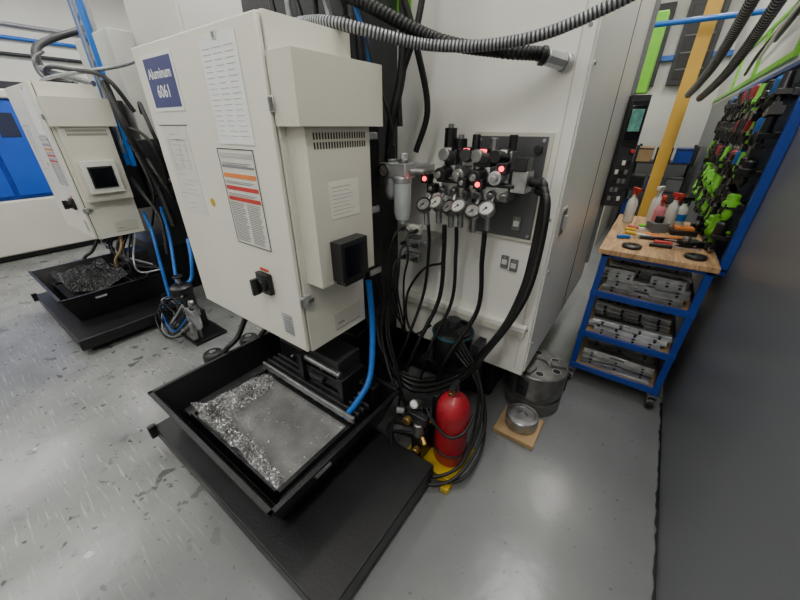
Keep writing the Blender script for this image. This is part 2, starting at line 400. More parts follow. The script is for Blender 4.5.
# air filter regulator
r_=MB();r_.box(-1.0,-.86,1.22,1.30,1.40,1.46,ALU)
for x in (-.965,-.895):
    r_.cyl((x,1.26,1.46),(x,1.26,1.475),.026,STEEL);
r_.cyl((-.965,1.26,1.475),(-.965,1.26,1.53),.022,BLACKP);r_.cyl((-.895,1.26,1.475),(-.895,1.26,1.50),.018,ALU,n=8)
r_.lathe([(.03,1.40),(.038,1.38),(.038,1.25),(.030,1.22),(.012,1.21),(.01,1.195)],(-.895,1.25,0),GLASS)
r_.lathe([(.030,1.41),(.040,1.405),(.040,1.385),(.038,1.38)],(-.895,1.25,0),ALU);r_.cyl((-.895,1.25,1.27),(-.895,1.25,1.38),.014,WPL)
r_.lathe([(.028,1.40),(.03,1.385),(.03,1.33),(.02,1.31),(.012,1.30)],(-.965,1.26,0),ALU)
r_.cyl((-.965,1.22,1.43),(-.965,1.205,1.43),.026,GFACE);r_.torus((-.965,1.203,1.43),(0,1,0),.025,.004,BLACKP)
r_.cyl((-.86,1.26,1.43),(-.80,1.28,1.43),.014,STEEL);r_.box(-.98,-.88,1.3,1.5,1.41,1.44,STEEL)
r_.finish("air_regulator",M1,bevel=.003,label="aluminium air filter regulator with clear bowl")
r_=MB()
for z in (1.17,1.10,1.03):
    r_.box(-.91,-.82,1.28,1.31,z-.02,z+.02,MGREY if z<1.15 else WPL)
    for k,m in enumerate((BLACKP,STEEL,BLACKP)):r_.cyl((-.90+k*.035,1.28,z),(-.90+k*.035,1.25,z),.010,m,n=12)
r_.box(-.93,-.80,1.31,1.5,1.08,1.11,STEEL)
r_.finish("air_distributor",M1,bevel=.003)
for i,(x,z) in enumerate(((-.90,1.17),(-.83,1.17),(-.865,1.10),(-.9,1.03))):
    hose(M1,[(x,1.25,z),(x,1.2,z-.01),(x+.01*U(-1,3),1.17,z-.1),(x-.02,1.2,z-.25),(-.92+i*.01,1.3,.55)],.005,BLACKM)
p=MB();p.box(-.68,-.355,1.488,1.5,1.14,1.58,CREAM2);p.box(-.665,-.37,1.484,1.49,1.155,1.565,PGREY)
for x in (-.65,-.385):
    for z in (1.17,1.55):p.cyl((x,1.485,z),(x,1.478,z),.008,STEEL,n=8)
p.cyl((-.40,1.485,1.52),(-.40,1.47,1.52),.016,BLACKP)
p.finish("mounting_plate",M1,bevel=.002,label="dark grey recessed mounting plate")
for x,z,y in ((-.47,1.03,1.5),(-.425,1.02,1.5),(-.44,1.22,1.485)):
    p=MB();p.box(x-.018,x+.018,y-.010,y,z-.03,z+.03,MGREY);p.box(x-.012,x+.012,y-.013,y-.009,z-.012,z+.012,WPL);p.cyl((x,y-.01,z+.022),(x,y-.014,z+.022),.004,STEEL,n=8)
    p.finish("terminal_plate",M1,bevel=.001)
mb=MB();mb.box(-.75,-.45,1.34,1.44,1.33,1.40,STEEL);mb.box(-.74,-.44,1.44,1.49,1.35,1.385,STEEL);mb.box(-.77,-.43,1.33,1.42,1.385,1.40,DARK)
for i in range(6):
    x=-.735+i*.055
    mb.cyl((x,1.34,1.36),(x,1.315,1.35),.016,STEEL,n=8)
man=mb.finish("valve_manifold",M1,bevel=.004,label="steel hydraulic valve manifold block")
for i in range(4):
    x=-.72+i*.077;y=1.34+.012*(i%2)
    s_=MB();s_.box(x-.031,x+.031,y,1.44,1.40,1.455,(ALU,STEEL,ALU,STEEL)[i]);s_.box(x-.027,x+.027,y+.01,y+.07,1.455,1.515,(DARK,STEEL,BLACKP,STEEL)[i])
    s_.cyl((x,y,1.43),(x,y-.075,1.425),.026,(BLACKP,STEEL,BLACKP,ALU)[i]);s_.cyl((x,y-.075,1.425),(x,y-.09,1.424),.014,STEEL,n=8)
    s_.cyl((x,y+.01,1.49),(x+U(-.02,.02),y-.055,1.50),.024,(STEEL,BLACKP,STEEL,BLACKP)[i]);s_.box(x-.016,x+.016,y-.01,y+.03,1.505,1.525,BLACKP)
    s_.cyl((x+.005,1.415,1.455),(x+.005,1.415,1.56+.012*(i%2)),.017,(STEEL,BLACKP)[i%2],n=8);s_.box(x-.014,x+.014,y-.014,y-.009,1.508,1.522,GLOWR if i in(1,2) else WPL)
    s_.finish("solenoid_valve",man,bevel=.003)
for x,z in ((-.75,1.61),(-.70,1.57)):
    s_=MB();s_.cyl((x,1.40,1.40),(x,1.40,z-.02),.014,STEEL,n=12);s_.cyl((x,1.40,z-.09),(x,1.40,z-.015),.026,BLACKP);s_.cyl((x,1.40,z-.015),(x,1.40,z),.012,STEEL)
    s_.finish("adjuster_knob",man)
s_=MB();s_.box(-.445,-.385,1.34,1.42,1.37,1.45,STEEL);s_.box(-.435,-.39,1.33,1.40,1.45,1.50,BLACKP);s_.cyl((-.385,1.39,1.41),(-.34,1.39,1.41),.020,BLACKP,n=12);s_.finish("pressure_switch",man,bevel=.003)
for x,y,z,g in ((-.805,1.29,1.40,1),(-.78,1.30,1.36,0),(-.47,1.29,1.46,1),(-.62,1.27,1.40,0),(-.55,1.27,1.40,1)):
    s_=MB();s_.box(x-.02,x+.02,y,y+.04,z-.02,z+.02,BLACKP);s_.cyl((x,y,z),(x,y-.006,z),.010,GLOWR if g else STEEL,n=12);s_.cyl((x,y+.03,z),(x,y+.06,z),.014,STEEL,n=10);s_.finish("pressure_switch",man,bevel=.002,label="black switch with lit face" if g else None)
for i in range(6):
    x=-.79+i*.056;z=1.292+(i%2)*.014;y=1.268+.012*(i%3)
    g=MB();R=Vector((.15+U(-.4,.2),-.6,U(.45,.9))).normalized()
    c0=Vector((x,y,z))
    g.cyl(c0-R*.018,c0+R*.010,.032,STEEL,n=24);g.torus(c0+R*.010,R,.030,.0042,STEEL if i%2 else DARK,n=24,k=6);g.cyl(c0+R*.010,c0+R*.011,.026,WPL if i%2 else GFACE,n=22);
    sd=R.orthogonal().normalized();g.cyl(c0+R*.012,c0+R*.012+sd*.018,.0018,BLACKP,n=6)
    g.cyl(c0+R*.011,c0+R*.013,.005,BLACKP,n=9);g.cyl(c0-R*.01,(x+.005,1.335,1.35),.010,STEEL,n=8)
    g.cyl((x,y+.02,z-.02),(x,y+.03,z-.09),.014,STEEL,n=8)
    g.finish("pressure_gauge",man,label="small round pressure gauge with metal rim")
for i,(x,xe,ye,ze,r) in enumerate(((-.785,-.90,1.25,.42,.008),(-.70,-.84,1.24,.38,.011),(-.64,-.76,1.27,.34,.009),(-.51,-.66,1.28,.38,.011))):
    hose(M1,[(x,1.30,1.21),(x+U(-.005,.005),1.32,1.08),(x-.035+.01*i,1.34,.82),(.4*x+.6*xe,1.25,.58),(xe,ye-.03,ze)],r,BLACKM)
for i in range(3):
    o=i*.03
    hose(M1,[(-.36,1.40,1.42-.02*i),(-.325+.01*i,1.38-.01*i,1.38-.015*i),(-.32+.014*i,1.37-o*.5,1.15),(-.335+.014*i,1.36-o,.95),(-.40,1.34-o,.72-o*.3),(-.56,1.33-o,.44-o*.6),(-.80,1.26-o,.30-o*.4),(-1.0,1.2,.40+o),(-1.12,1.3,.6+o)],.0145,BLACKM,n=12)
hose(M1,[(-.80,1.48,.95),(-.86,1.4,.93),(-.92,1.34,.80),(-.90,1.3,.66),(-.84,1.3,.58),(-.80,1.4,.6)],.007,BLACKM)
for i in range(3):
    a=U(-.05,.05)
    hose(M1,[(-.98+i*.02,1.24,.9),(-.95+a,1.18,.6),(-.85+.03*i+a,1.12+a,.35),(-.78+.04*i,1.10-a,.18+.02*i),(-.64,1.12+a,.12+.02*i)],.007+.001*(i%3),BLACKM)
p=MB();p.lathe([(.10,.44),(.105,.46),(.108,.62),(.10,.635),(.06,.65)],(-.66,1.40,0),BLACKP);p.torus((-.66,1.40,.615),(0,0,1),.106,.009,GREENT)
p.cyl((-.66,1.40,.65),(-.66,1.40,.69),.035,DARK);p.box(-.80,-.55,1.30,1.62,.40,.44,BLACK);p.box(-.53,-.49,1.36,1.46,.44,.60,DARK)
p.finish("coolant_pump",M1,label="black cylindrical container with thin teal ring")
p=MB();R=TM(-.222,2.98,1.42,0,0,math.radians(22))
p.box(-.055,.05,-.05,.05,-.34,.36,DARK,R);p.box(-.05,.045,-.054,-.048,.06,.33,BLACKP,R);p.box(-.045,.040,-.057,-.053,.10,.30,SCREEN,R);p.box(-.04,.032,-.059,-.056,.15,.28,SCRG,R)
for i in range(3):
    for j in range(5):p.box(-.042+i*.030,-.022+i*.030,-.056,-.048,-.30+j*.06,-.27+j*.06,(MGREY,WPL,MGREY,DARK,BLACKP)[(i*3+j*2)%5],R)
p.cyl(R@Vector((.03,-.05,.03)),R@Vector((.03,-.07,.03)),.012,REDW)
p.finish("operator_pendant",M1,bevel=.004,label="narrow dark operator panel with small lit screen")
for pts,r,m in (([(-4.2,1.1,1.9),(-4.5,1.0,2.0),(-4.9,1.1,2.25),(-5.2,1.6,2.5)],.03,BLACKM),([(-3.8,1.1,1.9),(-4.1,1.0,1.97),(-4.6,1.0,2.05),(-5.0,1.3,2.0)],.022,GALV),
    ([(-3.55,1.1,1.9),(-3.45,1.1,1.6),(-3.5,1.2,1.2),(-3.4,1.2,.8)],.025,BLACKM),([(-3.6,1.25,1.3),(-3.35,1.15,1.35),(-3.25,1.2,1.1),(-3.45,1.3,1.0)],.014,BLACKM),
    ([(-3.6,1.3,1.7),(-3.3,1.2,1.75),(-3.2,1.2,1.5),(-3.4,1.35,1.3)],.014,BLACKM),([(-3.7,1.1,.9),(-3.5,1.05,.75),(-3.4,1.0,.5),(-3.3,.95,.2)],.014,HOSEB),
    ([(-3.55,1.2,.95),(-3.3,1.1,.7),(-3.15,1.0,.4),(-3.0,.95,.3)],.014,HOSEB),([(-3.8,.9,.74),(-3.75,.85,.62),(-3.85,.8,.5),(-3.9,.8,.4)],.012,TAN),
    ([(-4.6,1.0,1.95),(-4.2,.95,2.02),(-3.8,1.0,1.98),(-3.5,1.1,1.92),(-3.45,1.2,1.7)],.016,BLACKM),([(-4.7,1.0,1.9),(-4.3,.9,1.93),(-3.9,.95,1.95),(-3.4,1.2,2.0),(-3.3,1.4,2.1)],.014,GALV),
    ([(-4.8,1.1,2.2),(-4.5,.95,2.1),(-4.2,.9,1.95),(-3.9,1.0,1.9)],.012,BLACKM),([(-3.5,1.1,1.6),(-3.3,1.15,1.55),(-3.25,1.2,1.4),(-3.4,1.25,1.15),(-3.6,1.2,1.05)],.012,BLACKM),
    ([(-3.65,1.15,1.5),(-3.4,1.1,1.4),(-3.3,1.1,1.15),(-3.45,1.1,.95),(-3.6,1.1,.8)],.010,BLACKM),([(-3.7,1.1,1.2),(-3.5,1.08,1.1),(-3.35,1.1,.9),(-3.3,1.05,.6)],.016,BLACKM)):
    hose(M2,pts,r,m)
for i in range(9):
    hose(M2,[(-4.3+i*.07,1.0,.74),(-4.3+i*.1,.85,.55+U(0,.08)),(-4.1+i*.08,.85,.5+U(-.05,.08)),(-3.8+.05*i,1.0,.45)],.008,BLACKM if i%4 else GALV)
p=MB();p.box(-3.75,-3.35,1.42,1.5,1.05,1.5,BLACKP);p.box(-3.7,-3.55,1.40,1.42,1.3,1.45,WPL)
for i in range(5):p.cyl((-3.7+i*.07,1.38,1.15),(-3.7+i*.07,1.42,1.15),.02,STEEL,n=10)
p.finish("valve_manifold",M2,bevel=.004)
p=MB()
p.box(-3.80,-3.77,1.12,1.15,1.3,4.15,HOSEB);p.box(-3.66,-3.63,1.12,1.15,1.3,4.15,HOSEB)
k=0;z=1.4
while z<4.0:
    p.cyl((-3.785 if k%2 else -3.645,1.135,z),(-3.645 if k%2 else -3.785,1.135,z+.14),.008,HOSEB,n=8);z+=.14;k+=1
p.cyl((-3.72,1.12,1.4),(-3.72,1.12,4.15),.012,GALV,n=10)
p.finish("cable_mast",M2,label="blue lattice cable mast")
# ------------------------------------------------------------ coolant tanks
def tank(dx,label,chipm):
    T=thing("coolant_tank",label,"coolant tank",(-1.2+dx,.6,0),"coolant tanks");X=lambda v:v+dx
    b=MB();b.box(X(-1.85),X(-.485),.25,.95,.06,.15,BLACK);b.box(X(-1.78),X(-.56),.31,.92,0,.06,BLACKM);b.box(X(-1.85),X(-1.82),.22,.26,.09,.17,BLACK);b.box(X(-2.0),X(-1.84),.6,.98,.05,.12,BLACK)
    b.finish("base_platform",T,bevel=.006)
    b=MB();z0,z1=.15,.385
    b.hopper((X(-1.80),X(-.775),.29,1.06),(X(-1.72),X(-.86),.36,1.02),z1,z0,.012,BLACK)
    for a in ((-1.81,-.765,.28,.302),(-1.81,-.765,1.05,1.07),(-1.81,-1.788,.28,1.07),(-.787,-.765,.28,1.07)):
        b.box(X(a[0]),X(a[1]),a[2],a[3],z1-.004,z1+.004,BLACK)
    b.cyl((X(-.788),.50,.33),(X(-.788),.58,.33),.010,ALU,n=8)
    b.finish("tank_body",T,bevel=.002)
    b=MB();b.box(X(-1.70),X(-.87),.375,.92,.18,.258,BLACK);b.box(X(-1.60),X(-.90),.385,.80,.25,.266,chipm)
    b.box(X(-1.62),X(-.88),.375,.385,.25,.29,BLACK);b.box(X(-.90),X(-.88),.375,.82,.25,.29,BLACK);b.box(X(-1.62),X(-1.60),.375,.82,.25,.285,BLACK)
    b.finish("filter_tray",T)
    b=MB()
    for y in (.80,.835,.87,.905): b.box(X(-1.6),X(-.86),y,y+.014,.31,.35,STEEL if y==.80 else DARK)
    for i in range(9): b.box(X(-1.56+i*.08),X(-1.53+i*.08),.80,.93,.30,.315,BLACK)
    b.box(X(-1.62),X(-.86),.955,1.01,.28,.42,BLACK)
    for i in range(6):b.cyl((X(-1.5+i*.11),.935,.35),(X(-1.5+i*.11),.955,.35),.012,STEEL,n=6)
    b.finish("chip_rail",T,bevel=.003,label="black ribbed rails behind the tray")
    b=MB()
    b.box(X(-1.28),X(-.98),.86,1.04,.40,.46,BLACK);b.box(X(-1.24),X(-1.02),.88,1.04,.46,.56,DARK);b.box(X(-1.30),X(-1.26),.84,1.0,.34,.52,BLACK);b.box(X(-1.0),X(-.96),.84,1.0,.34,.50,BLACK)
    for x in (-1.27,-1.15,-1.03):b.cyl((X(x),.88,.46),(X(x),.88,.48),.012,STEEL,n=6)
    b.cyl((X(-1.28),.87,.50),(X(-1.0),.87,.50),.016,STEEL,n=14);b.box(X(-1.2),X(-1.1),.83,.88,.42,.45,DARK)
    b.finish("chip_chute",T,bevel=.004,label="black chip chute mechanism")
    for cx,cy in ((-1.92,.67),(-1.90,.90)):
        b=MB();b.cyl((X(cx),cy,.12),(X(cx),cy,.30),.045,BLACKP);b.lathe([(.055,.30),(.06,.31),(.06,.345),(.05,.36),(.02,.365)],(X(cx),cy,0),BLACKP)
        b.cyl((X(cx),cy,.365),(X(cx),cy,.37),.018,STEEL)
        b.tube([(X(cx+.05),cy,.28),(X(cx+.10),cy+.04,.40),(X(cx+.12),cy+.12,.46),(X(cx+.12),cy+.22,.6)],.016,BLACKM);b.finish("pump",T,label="black round coolant pump")
    return T
def chips(dx,n,bm,fm,name,label,prof,xr,yr,z0,smax=.008,smin=.003,jit=.004):
    b=MB();nx,ny=56,40;vs=[];fs=[]
    for i in range(nx+1):
        for j in range(ny+1):
            x=xr[0]+(xr[1]-xr[0])*i/nx;y=yr[0]+(yr[1]-yr[0])*j/ny;h=prof(x,y)
            vs.append((x+dx,y,z0+h+(U(-jit,jit) if h>.006 else 0)))
    for i in range(nx):
        for j in range(ny):
            k=i*(ny+1)+j;fs.append((k,k+ny+1,k+ny+2,k+1))
    b.add(vs,fs,bm)
    k=0
    while k<n:
        x=U(*xr);y=U(*yr);h=prof(x,y)
        if h<.008 and random.random()<.985: continue
        k+=1
        c=Vector((x+dx,y,z0+h+U(0,.006)));l=U(smin,smax)
        q=[c+Vector((U(-l,l),U(-l,l),U(-l,l)*.8)) for _ in range(3)]
        b.add(q,[(0,1,2)],fm)
    b.finish(name,loc=(xr[0]+dx,yr[0],z0),label=label,category="metal chips",kind="stuff")
T1=tank(0,"black flared coolant tank with chip tray under the control cabinet",CHIPB)
T2=tank(D2,"black coolant tank heaped with dark chips",CHIPD)
def prof1(x,y):
    a=.042*math.exp(-((x+1.53)/.08)**2)*max(0,1-max(0,(y-.60))*4.0)
    c=.042*math.exp(-((y-.40)/.05)**2)*(.25+.75*(1 if x<-1.15 else max(0,(-.95-x)/.20)))
    return (max(0,a)+max(0,c)*(1+.3*math.sin(x*31)))*(1+.25*math.sin(x*43+y*37))
chips(0,14000,CHIPB,CHIP,"metal_chips","loose pile of silver aluminium chips on a grey tray",prof1,(-1.595,-.905),(.388,.795),.268,.006,.002,.003)
def prof2(x,y): return .10+.05*math.sin(x*9+1)*math.cos(y*11)+.05*math.exp(-((x+1.2)/.3)**2)
chips(D2,6000,CHIPD,CHIPF,"metal_chips","heap of dark oily chips in the tank",prof2,(-1.66,-.90),(.39,.80),.265,.012)
MB().tube([(-.97,1.08,.95),(-.95,1.07,.78),(-.92,1.03,.62),(-.88,.95,.48),(-.89,.86,.39),(-.93,.81,.31)],.015,HOSEB,n=12).finish("blue_hose",loc=(-.93,.81,.28),label="bright blue coolant hose dropping into the tank",category="hose")
# standing lubrication pump on the aisle floor
P=thing("oil_pump","black pump set with filter jars, pipes and coiled hoses","pump",(-2.78,.82,0))
b=MB();b.box(-3.0,-2.58,.72,.98,.0,.025,BLACK);b.box(-2.96,-2.80,.76,.94,.025,.18,DARK);b.cyl((-2.87,.84,.18),(-2.87,.84,.37),.075,BLACKP);b.lathe([(.08,.37),(.085,.38),(.085,.42),(.06,.44),(.02,.445)],(-2.87,.84,0),BLACKP);b.cyl((-2.87,.84,.445),(-2.87,.84,.50),.016,STEEL);b.cyl((-2.87,.84,.50),(-2.87,.84,.515),.04,BLACKP)
for k in range(7):b.torus((-2.87,.84,.2+k*.024),(0,0,1),.076,.005,DARK,n=20,k=6)
b.box(-2.99,-2.93,.78,.9,.22,.34,BLACKP)
b.finish("motor",P,bevel=.004)
b=MB()
for x in (-2.74,-2.65):
    b.cyl((x,.80,.025),(x,.80,.22),.012,STEEL,n=10);b.box(x-.035,x+.035,.765,.835,.24,.29,ALU);b.lathe([(.030,.24),(.034,.22),(.034,.12),(.02,.10)],(x,.80,0),GLASS,n=16);b.cyl((x,.80,.29),(x,.80,.36),.024,BLACKP,n=12)
b.cyl((-2.87,.80,.265),(-2.58,.80,.265),.014,STEEL,n=10);b.cyl((-2.58,.80,.265),(-2.58,.80,.35),.014,STEEL,n=10);b.cyl((-2.58,.79,.37),(-2.58,.765,.37),.034,STEEL);b.cyl((-2.58,.765,.37),(-2.58,.763,.37),.028,GFACE)
b.box(-2.72,-2.60,.72,.76,.05,.14,STEEL);b.cyl((-2.7,.74,.14),(-2.7,.74,.2),.016,BRASS,n=8);b.cyl((-2.62,.74,.14),(-2.62,.74,.2),.016,STEEL,n=8);b.cyl((-2.78,.72,.09),(-2.55,.72,.09),.012,STEEL,n=8)
b.finish("filter_bank",P,bevel=.003,label="steel piping with two clear filter jars")
for i in range(8):
    MB().tube([(-2.87+.02*i,.78,.25+.02*i),(-2.98+U(-.05,.05),.74+.02*i,.30+U(-.05,.05)),(-3.08+.03*i,.68+U(-.04,.04),.15+.03*i),(-2.92+U(-.05,.05),.62+.02*i,.03+.02*i),(-2.74,.66+U(-.03,.03),.06+.02*i),(-2.62,.73,.16+.03*i)],.007,(BLACKM,GALV,BLACKM,HOSEB,BLACKM,DARK,BLACKM,GALV)[i]).finish("hose",P)
MB().tube([(-3.0,1.05,.75),(-2.92,1.0,.6),(-2.9,.95,.45),(-2.88,.88,.42)],.014,HOSEB).finish("hose",P)
P.location=(-2.86,.93,0)
# ------------------------------------------------------------ power unit and red cylinder
P=thing("hydraulic_power_unit","yellow based hydraulic unit with black and brass fittings and hoses","hydraulic pump",(-.58,1.02,0))
b=MB();b.box(-.68,-.40,.98,1.25,.0,.02,YEL);b.box(-.68,-.665,.98,1.25,.02,.07,YEL);b.box(-.68,-.40,.98,.99,.02,.055,YEL);b.box(-.44,-.40,.94,.98,0,.035,YEL);b.finish("base_plate",P,bevel=.004)
b=MB();b.box(-.655,-.595,1.0,1.12,.02,.20,BLACKP);b.cyl((-.625,1.02,.20),(-.625,1.02,.28),.028,STEEL);b.cyl((-.625,1.09,.20),(-.625,1.09,.34),.02,BLACKP);b.box(-.69,-.58,1.01,1.05,.28,.33,DARK);b.cyl((-.67,1.0,.30),(-.67,.97,.30),.022,BRASS);b.cyl((-.61,.995,.13),(-.61,.96,.13),.020,BRASS);b.cyl((-.64,.995,.08),(-.64,.97,.08),.02,STEEL)
b.box(-.61,-.58,1.12,1.17,.02,.4,BLACKP);b.cyl((-.71,1.02,.31),(-.75,1.0,.31),.018,STEEL,n=8);b.box(-.73,-.67,1.05,1.12,.18,.26,BLACKP);b.cyl((-.71,1.04,.22),(-.71,1.01,.22),.02,STEEL,n=8);b.cyl((-.59,1.0,.22),(-.56,.98,.20),.015,BRASS,n=8);b.finish("pump_block",P,bevel=.004)
b=MB();b.cyl((-.65,1.05,.37),(-.65,1.01,.40),.022,STEEL);b.cyl((-.65,1.01,.40),(-.65,1.008,.401),.018,WHITE);b.finish("pressure_gauge",P)
for i in range(4):
    z=.05+.04*i;q=lambda s=.03:U(-s,s)
    MB().tube([(-.61+q(),1.02,z+.12),(-.75+q(.03),1.0+q(),z+.08),(-.68+q(.04),.92+q(),.03+z*.4),(-.52+q(.04),.92+q(),.015+z*.25),(-.38+q(.03),1.02+q(),.02+z*.5+abs(q())),(-.37+q(),1.20,z+.14),(-.45,1.29,z+.35+q()),(-.6,1.32,z+.5)],.008,BLACKM).finish("hose",P)
E=thing("fire_extinguisher","scuffed red steel cylinder standing on the yellow base","fire extinguisher",(-.495,1.13,.021))
ex,ey=-.495,1.13
b=MB();b.lathe([(.06,.021),(.078,.03),(.084,.05),(.084,.36),(.081,.39),(.066,.425),(.04,.448),(.024,.458),(.022,.48)],(ex,ey,0),RED,n=36);b.finish("cylinder_body",E)
b=MB();b.cyl((ex,ey,.475),(ex,ey,.52),.018,BLACKP);b.box(ex-.012,ex+.012,ey-.05,ey+.03,.515,.53,BLACKP);b.cyl((ex,ey-.02,.495),(ex,ey-.05,.49),.012,BRASS,n=10);b.finish("valve_head",E,bevel=.003)
b=MB();b.torus((ex,ey,.12),(.1,0,1),.087,.005,BLACKM,n=36);b.finish("strap",E)
b=MB();b.tube([(-.60,1.05,.36),(-.53,1.035,.30),(-.46,1.04,.27),(-.41,1.09,.29),(-.40,1.17,.35)],.008,BLACKM);b.finish("hose",E)
# ------------------------------------------------------------ steel fixtures on floor
C=thing("steel_fixture","large round dull steel chuck with bored holes","steel chuck",(-.27,1.84,0))
cx,cy=-.27,1.85
b=MB();b.lathe([(.165,.0),(.17,.005),(.17,.09),(.155,.092),(.155,.12),(.17,.122),(.17,.285),(.165,.29),(.055,.29),(.055,.275)],(cx,cy,0),DSTEEL,n=56)
b.finish("fixture_body",C)
for k in range(3):
    t=k*2*math.pi/3+.3
    b=MB();Rk=TM(cx,cy,0,0,0,t);b.box(.07,.155,-.022,.022,.288,.312,DSTEEL,Rk);b.box(.165,.175,-.035,.035,.14,.26,DARK,Rk);b.cyl(Rk@Vector((.17,0,.2)),Rk@Vector((.178,0,.2)),.018,BLACKM,n=14)
    b.finish("chuck_jaw",C,bevel=.002)
for k in range(6):
    t=k*math.pi/3+.82;hx,hy=cx+.112*math.cos(t),cy+.112*math.sin(t);b=MB();b.cyl((hx,hy,.289),(hx,hy,.2925),.023,BLACKM,n=18);b.torus((hx,hy,.292),(0,0,1),.024,.002,ALU,n=18,k=6);b.finish("bored_hole",C)
b=MB();b.box(-.37,-.14,1.44,1.67,0,.03,TAN,);b.finish("wooden_board",loc=(-.25,1.55,0),bevel=.003,label="flat tan wooden board lying on the floor",category="board")
b=MB();b.lathe([(.088,.031),(.092,.035),(.092,.10),(.087,.105),(.07,.105),(.068,.098),(.03,.098),(.028,.088)],(-.25,1.57,0),STEEL,n=48);b.finish("steel_disc",loc=(-.25,1.57,.031),label="small round machined steel disc on the board",category="steel disc")
# ------------------------------------------------------------ tool cart
K=thing("tool_cart","blue steel tool cart with plywood top and three shelves","cart",(.12,2.7,0))
x0,x1,y0,y1=-.13,.38,2.19,3.2
for x in (x0,x1-.035):
    for y in (y0,y1-.035):
        b=MB();b.box(x,x+.035,y,y+.035,.11,.945,BLUE);b.finish("leg",K,bevel=.003)
b=MB();b.box(x0-.02,x1+.01,y0-.02,y1+.02,.945,.975,WOOD);b.finish("worktop",K,bevel=.003,label="plywood worktop")
for z in (.14,.40,.69):
    b=MB();b.box(x0+.005,x1-.005,y0+.005,y1-.005,z,z+.01,TAN);b.box(x0,x1,y0-.004,y0+.012,z-.02,z+.02,BLUE);b.box(x0,x1,y1-.012,y1+.004,z-.02,z+.02,BLUE);b.box(x0-.003,x0+.012,y0,y1,z-.02,z+.02,BLUE);b.box(x1-.012,x1+.003,y0,y1,z-.02,z+.02,BLUE);b.finish("shelf",K,bevel=.002)
b=MB();b.box(x0,x1,y0,y0+.012,.925,.945,BLUE);b.box(x0,x0+.012,y0,y1,.925,.945,BLUE);b.box(x1-.012,x1,y0,y1,.925,.945,BLUE);b.finish("top_rail",K,bevel=.002)
for x in (x0+.017,x1-.017):
    for y in (y0+.02,y1-.02):
        b=MB();b.cyl((x-.015,y,.045),(x+.015,y,.045),.045,BLACKM,n=24);b.cyl((x-.017,y,.045),(x+.017,y,.045),.02,STEEL,n=12);b.box(x-.024,x-.019,y-.025,y+.025,.04,.11,STEEL);b.box(x+.019,x+.024,y-.025,y+.025,.04,.11,STEEL);b.box(x-.03,x+.03,y-.03,y+.03,.1,.112,STEEL);b.finish("caster",K)
def jaw(L,W,H,k):
    m=(STEEL,ALU,STEEL,ALU,DARK,ALU)[k]
    b=MB()
    if k==5:
        b.box(-L/2,L/2,-W/2,W/2,0,H,m)
        for i in range(5):b.cyl((-L*.4+i*L*.2,0,H),(-L*.4+i*L*.2,0,H+.001),.010,BLACKM,n=12)
        return b
    b.box(-L/2,L/2,-W/2,W/2,0,H*.55,m);b.box(-L/2,L/2,-W*.1,W/2,H*.55,H,m)
    for i in range(3+k%2):
        x=-L*.36+i*L*.72/(2+k%2)
        b.cyl((x,-W*.3,H*.55),(x,-W*.3,H*.55+.002),.010,BLACKM,n=12);b.cyl((x,-W/2,H*.3),(x,-W/2-.001,H*.3),.008,BLACKM,n=12)
    if k in(0,3):b.box(-L*.1,L*.1,-W/2,-W*.1,H*.55,H*.8,m)
    return b
DIM=((.40,.07,.045),(.36,.09,.03),(.16,.07,.05),(.42,.05,.025),(.28,.06,.04),(.38,.08,.014))
kinds=[jaw(*d,k).finish("vise_jaw" if k!=5 else "metal_plate",loc=(0,0,0),bevel=.002,label="machined metal vise jaw stored on the cart shelf" if k!=5 else "thin drilled aluminium plate on the cart shelf",category="vise jaw" if k!=5 else "metal plate",group="metal parts on the cart shelves") for k,d in enumerate(DIM)]
used=set()
def put(k,x,y,z):
    r=U(-.05,.05)
    if k in used: dup(kinds[k],(x,y,z),(0,0,r))
    else: used.add(k);kinds[k].location=(x,y,z);kinds[k].rotation_euler=(0,0,r)
for sh in (.151,.411,.701):
    y=y0+.072;row=0
    while y<y1-.1:
        z=sh;W=.1
        n=min(5,2+row//2+random.choice((0,1,1)))
        for l in range(n):
            c=[q for q in range(6) if DIM[q][1]<=W+.001 and not(l==0 and q in(2,4))]
            if not c: break
            k=random.choice(c);
            if k==2:
                put(2,-.02,y,z);put(2,.22,y,z)
            elif k==4: put(4,.06 if random.random()<.5 else .18,y,z)
            else: put(k,.115+U(0,.02),y,z)
            z+=DIM[k][2]+.002;W=DIM[k][1]
            if k in(2,4):break
        y+=.097;row+=1
for k in range(6):
    if k not in used: put(k,.12,y1-.06,.701)
zt=.976
def at(o,x,y,r=0): o.location=(x,y,zt);o.rotation_euler=(0,0,r);return o
b=MB();b.lathe([(.045,0),(.05,.004),(.05,.014),(.044,.018),(.02,.018),(.018,.014)],(0,0,0),BLACKP);d1=at(b.finish("magnetic_dish",loc=(0,0,0),label="round black dish on the plywood top",category="dish",group="black dishes"),.0,2.29)
dup(d1,(.29,2.28,zt))
def bottle(body,cap,label,h=1,band=None):
    T=thing("spray_bottle",label,"bottle",group="bottles on the cart top");b=MB();b.lathe([(.03,0),(.033,.005),(.034,.11*h),(.028,.13*h),(.014,.15*h),(.013,.165*h)],(0,0,0),body)
    if band:b.cyl((0,0,.03),(0,0,.085*h),.0348,band,n=24)
    b.finish("bottle_body",T)
    b=MB();z=.165*h;b.cyl((0,0,z),(0,0,z+.02),.015,cap);b.box(-.012,.012,-.045,.03,z+.02,z+.045,cap);b.box(-.006,.006,-.03,-.02,z-.015,z+.025,cap);b.finish("spray_head",T,bevel=.003);return T
at(bottle(WPL,REDW,"white spray bottle with red trigger head",1.2,None),-.08,2.95,.5)
at(bottle(WPL,WPL,"white spray bottle with white head",1.25),.06,3.05,-.4)
at(bottle(PINK,REDW,"pink filled bottle with red cap",1),.09,2.93)
at(bottle(WPL,REDW,"white bottle with red head",1.1),.16,2.98,.9)
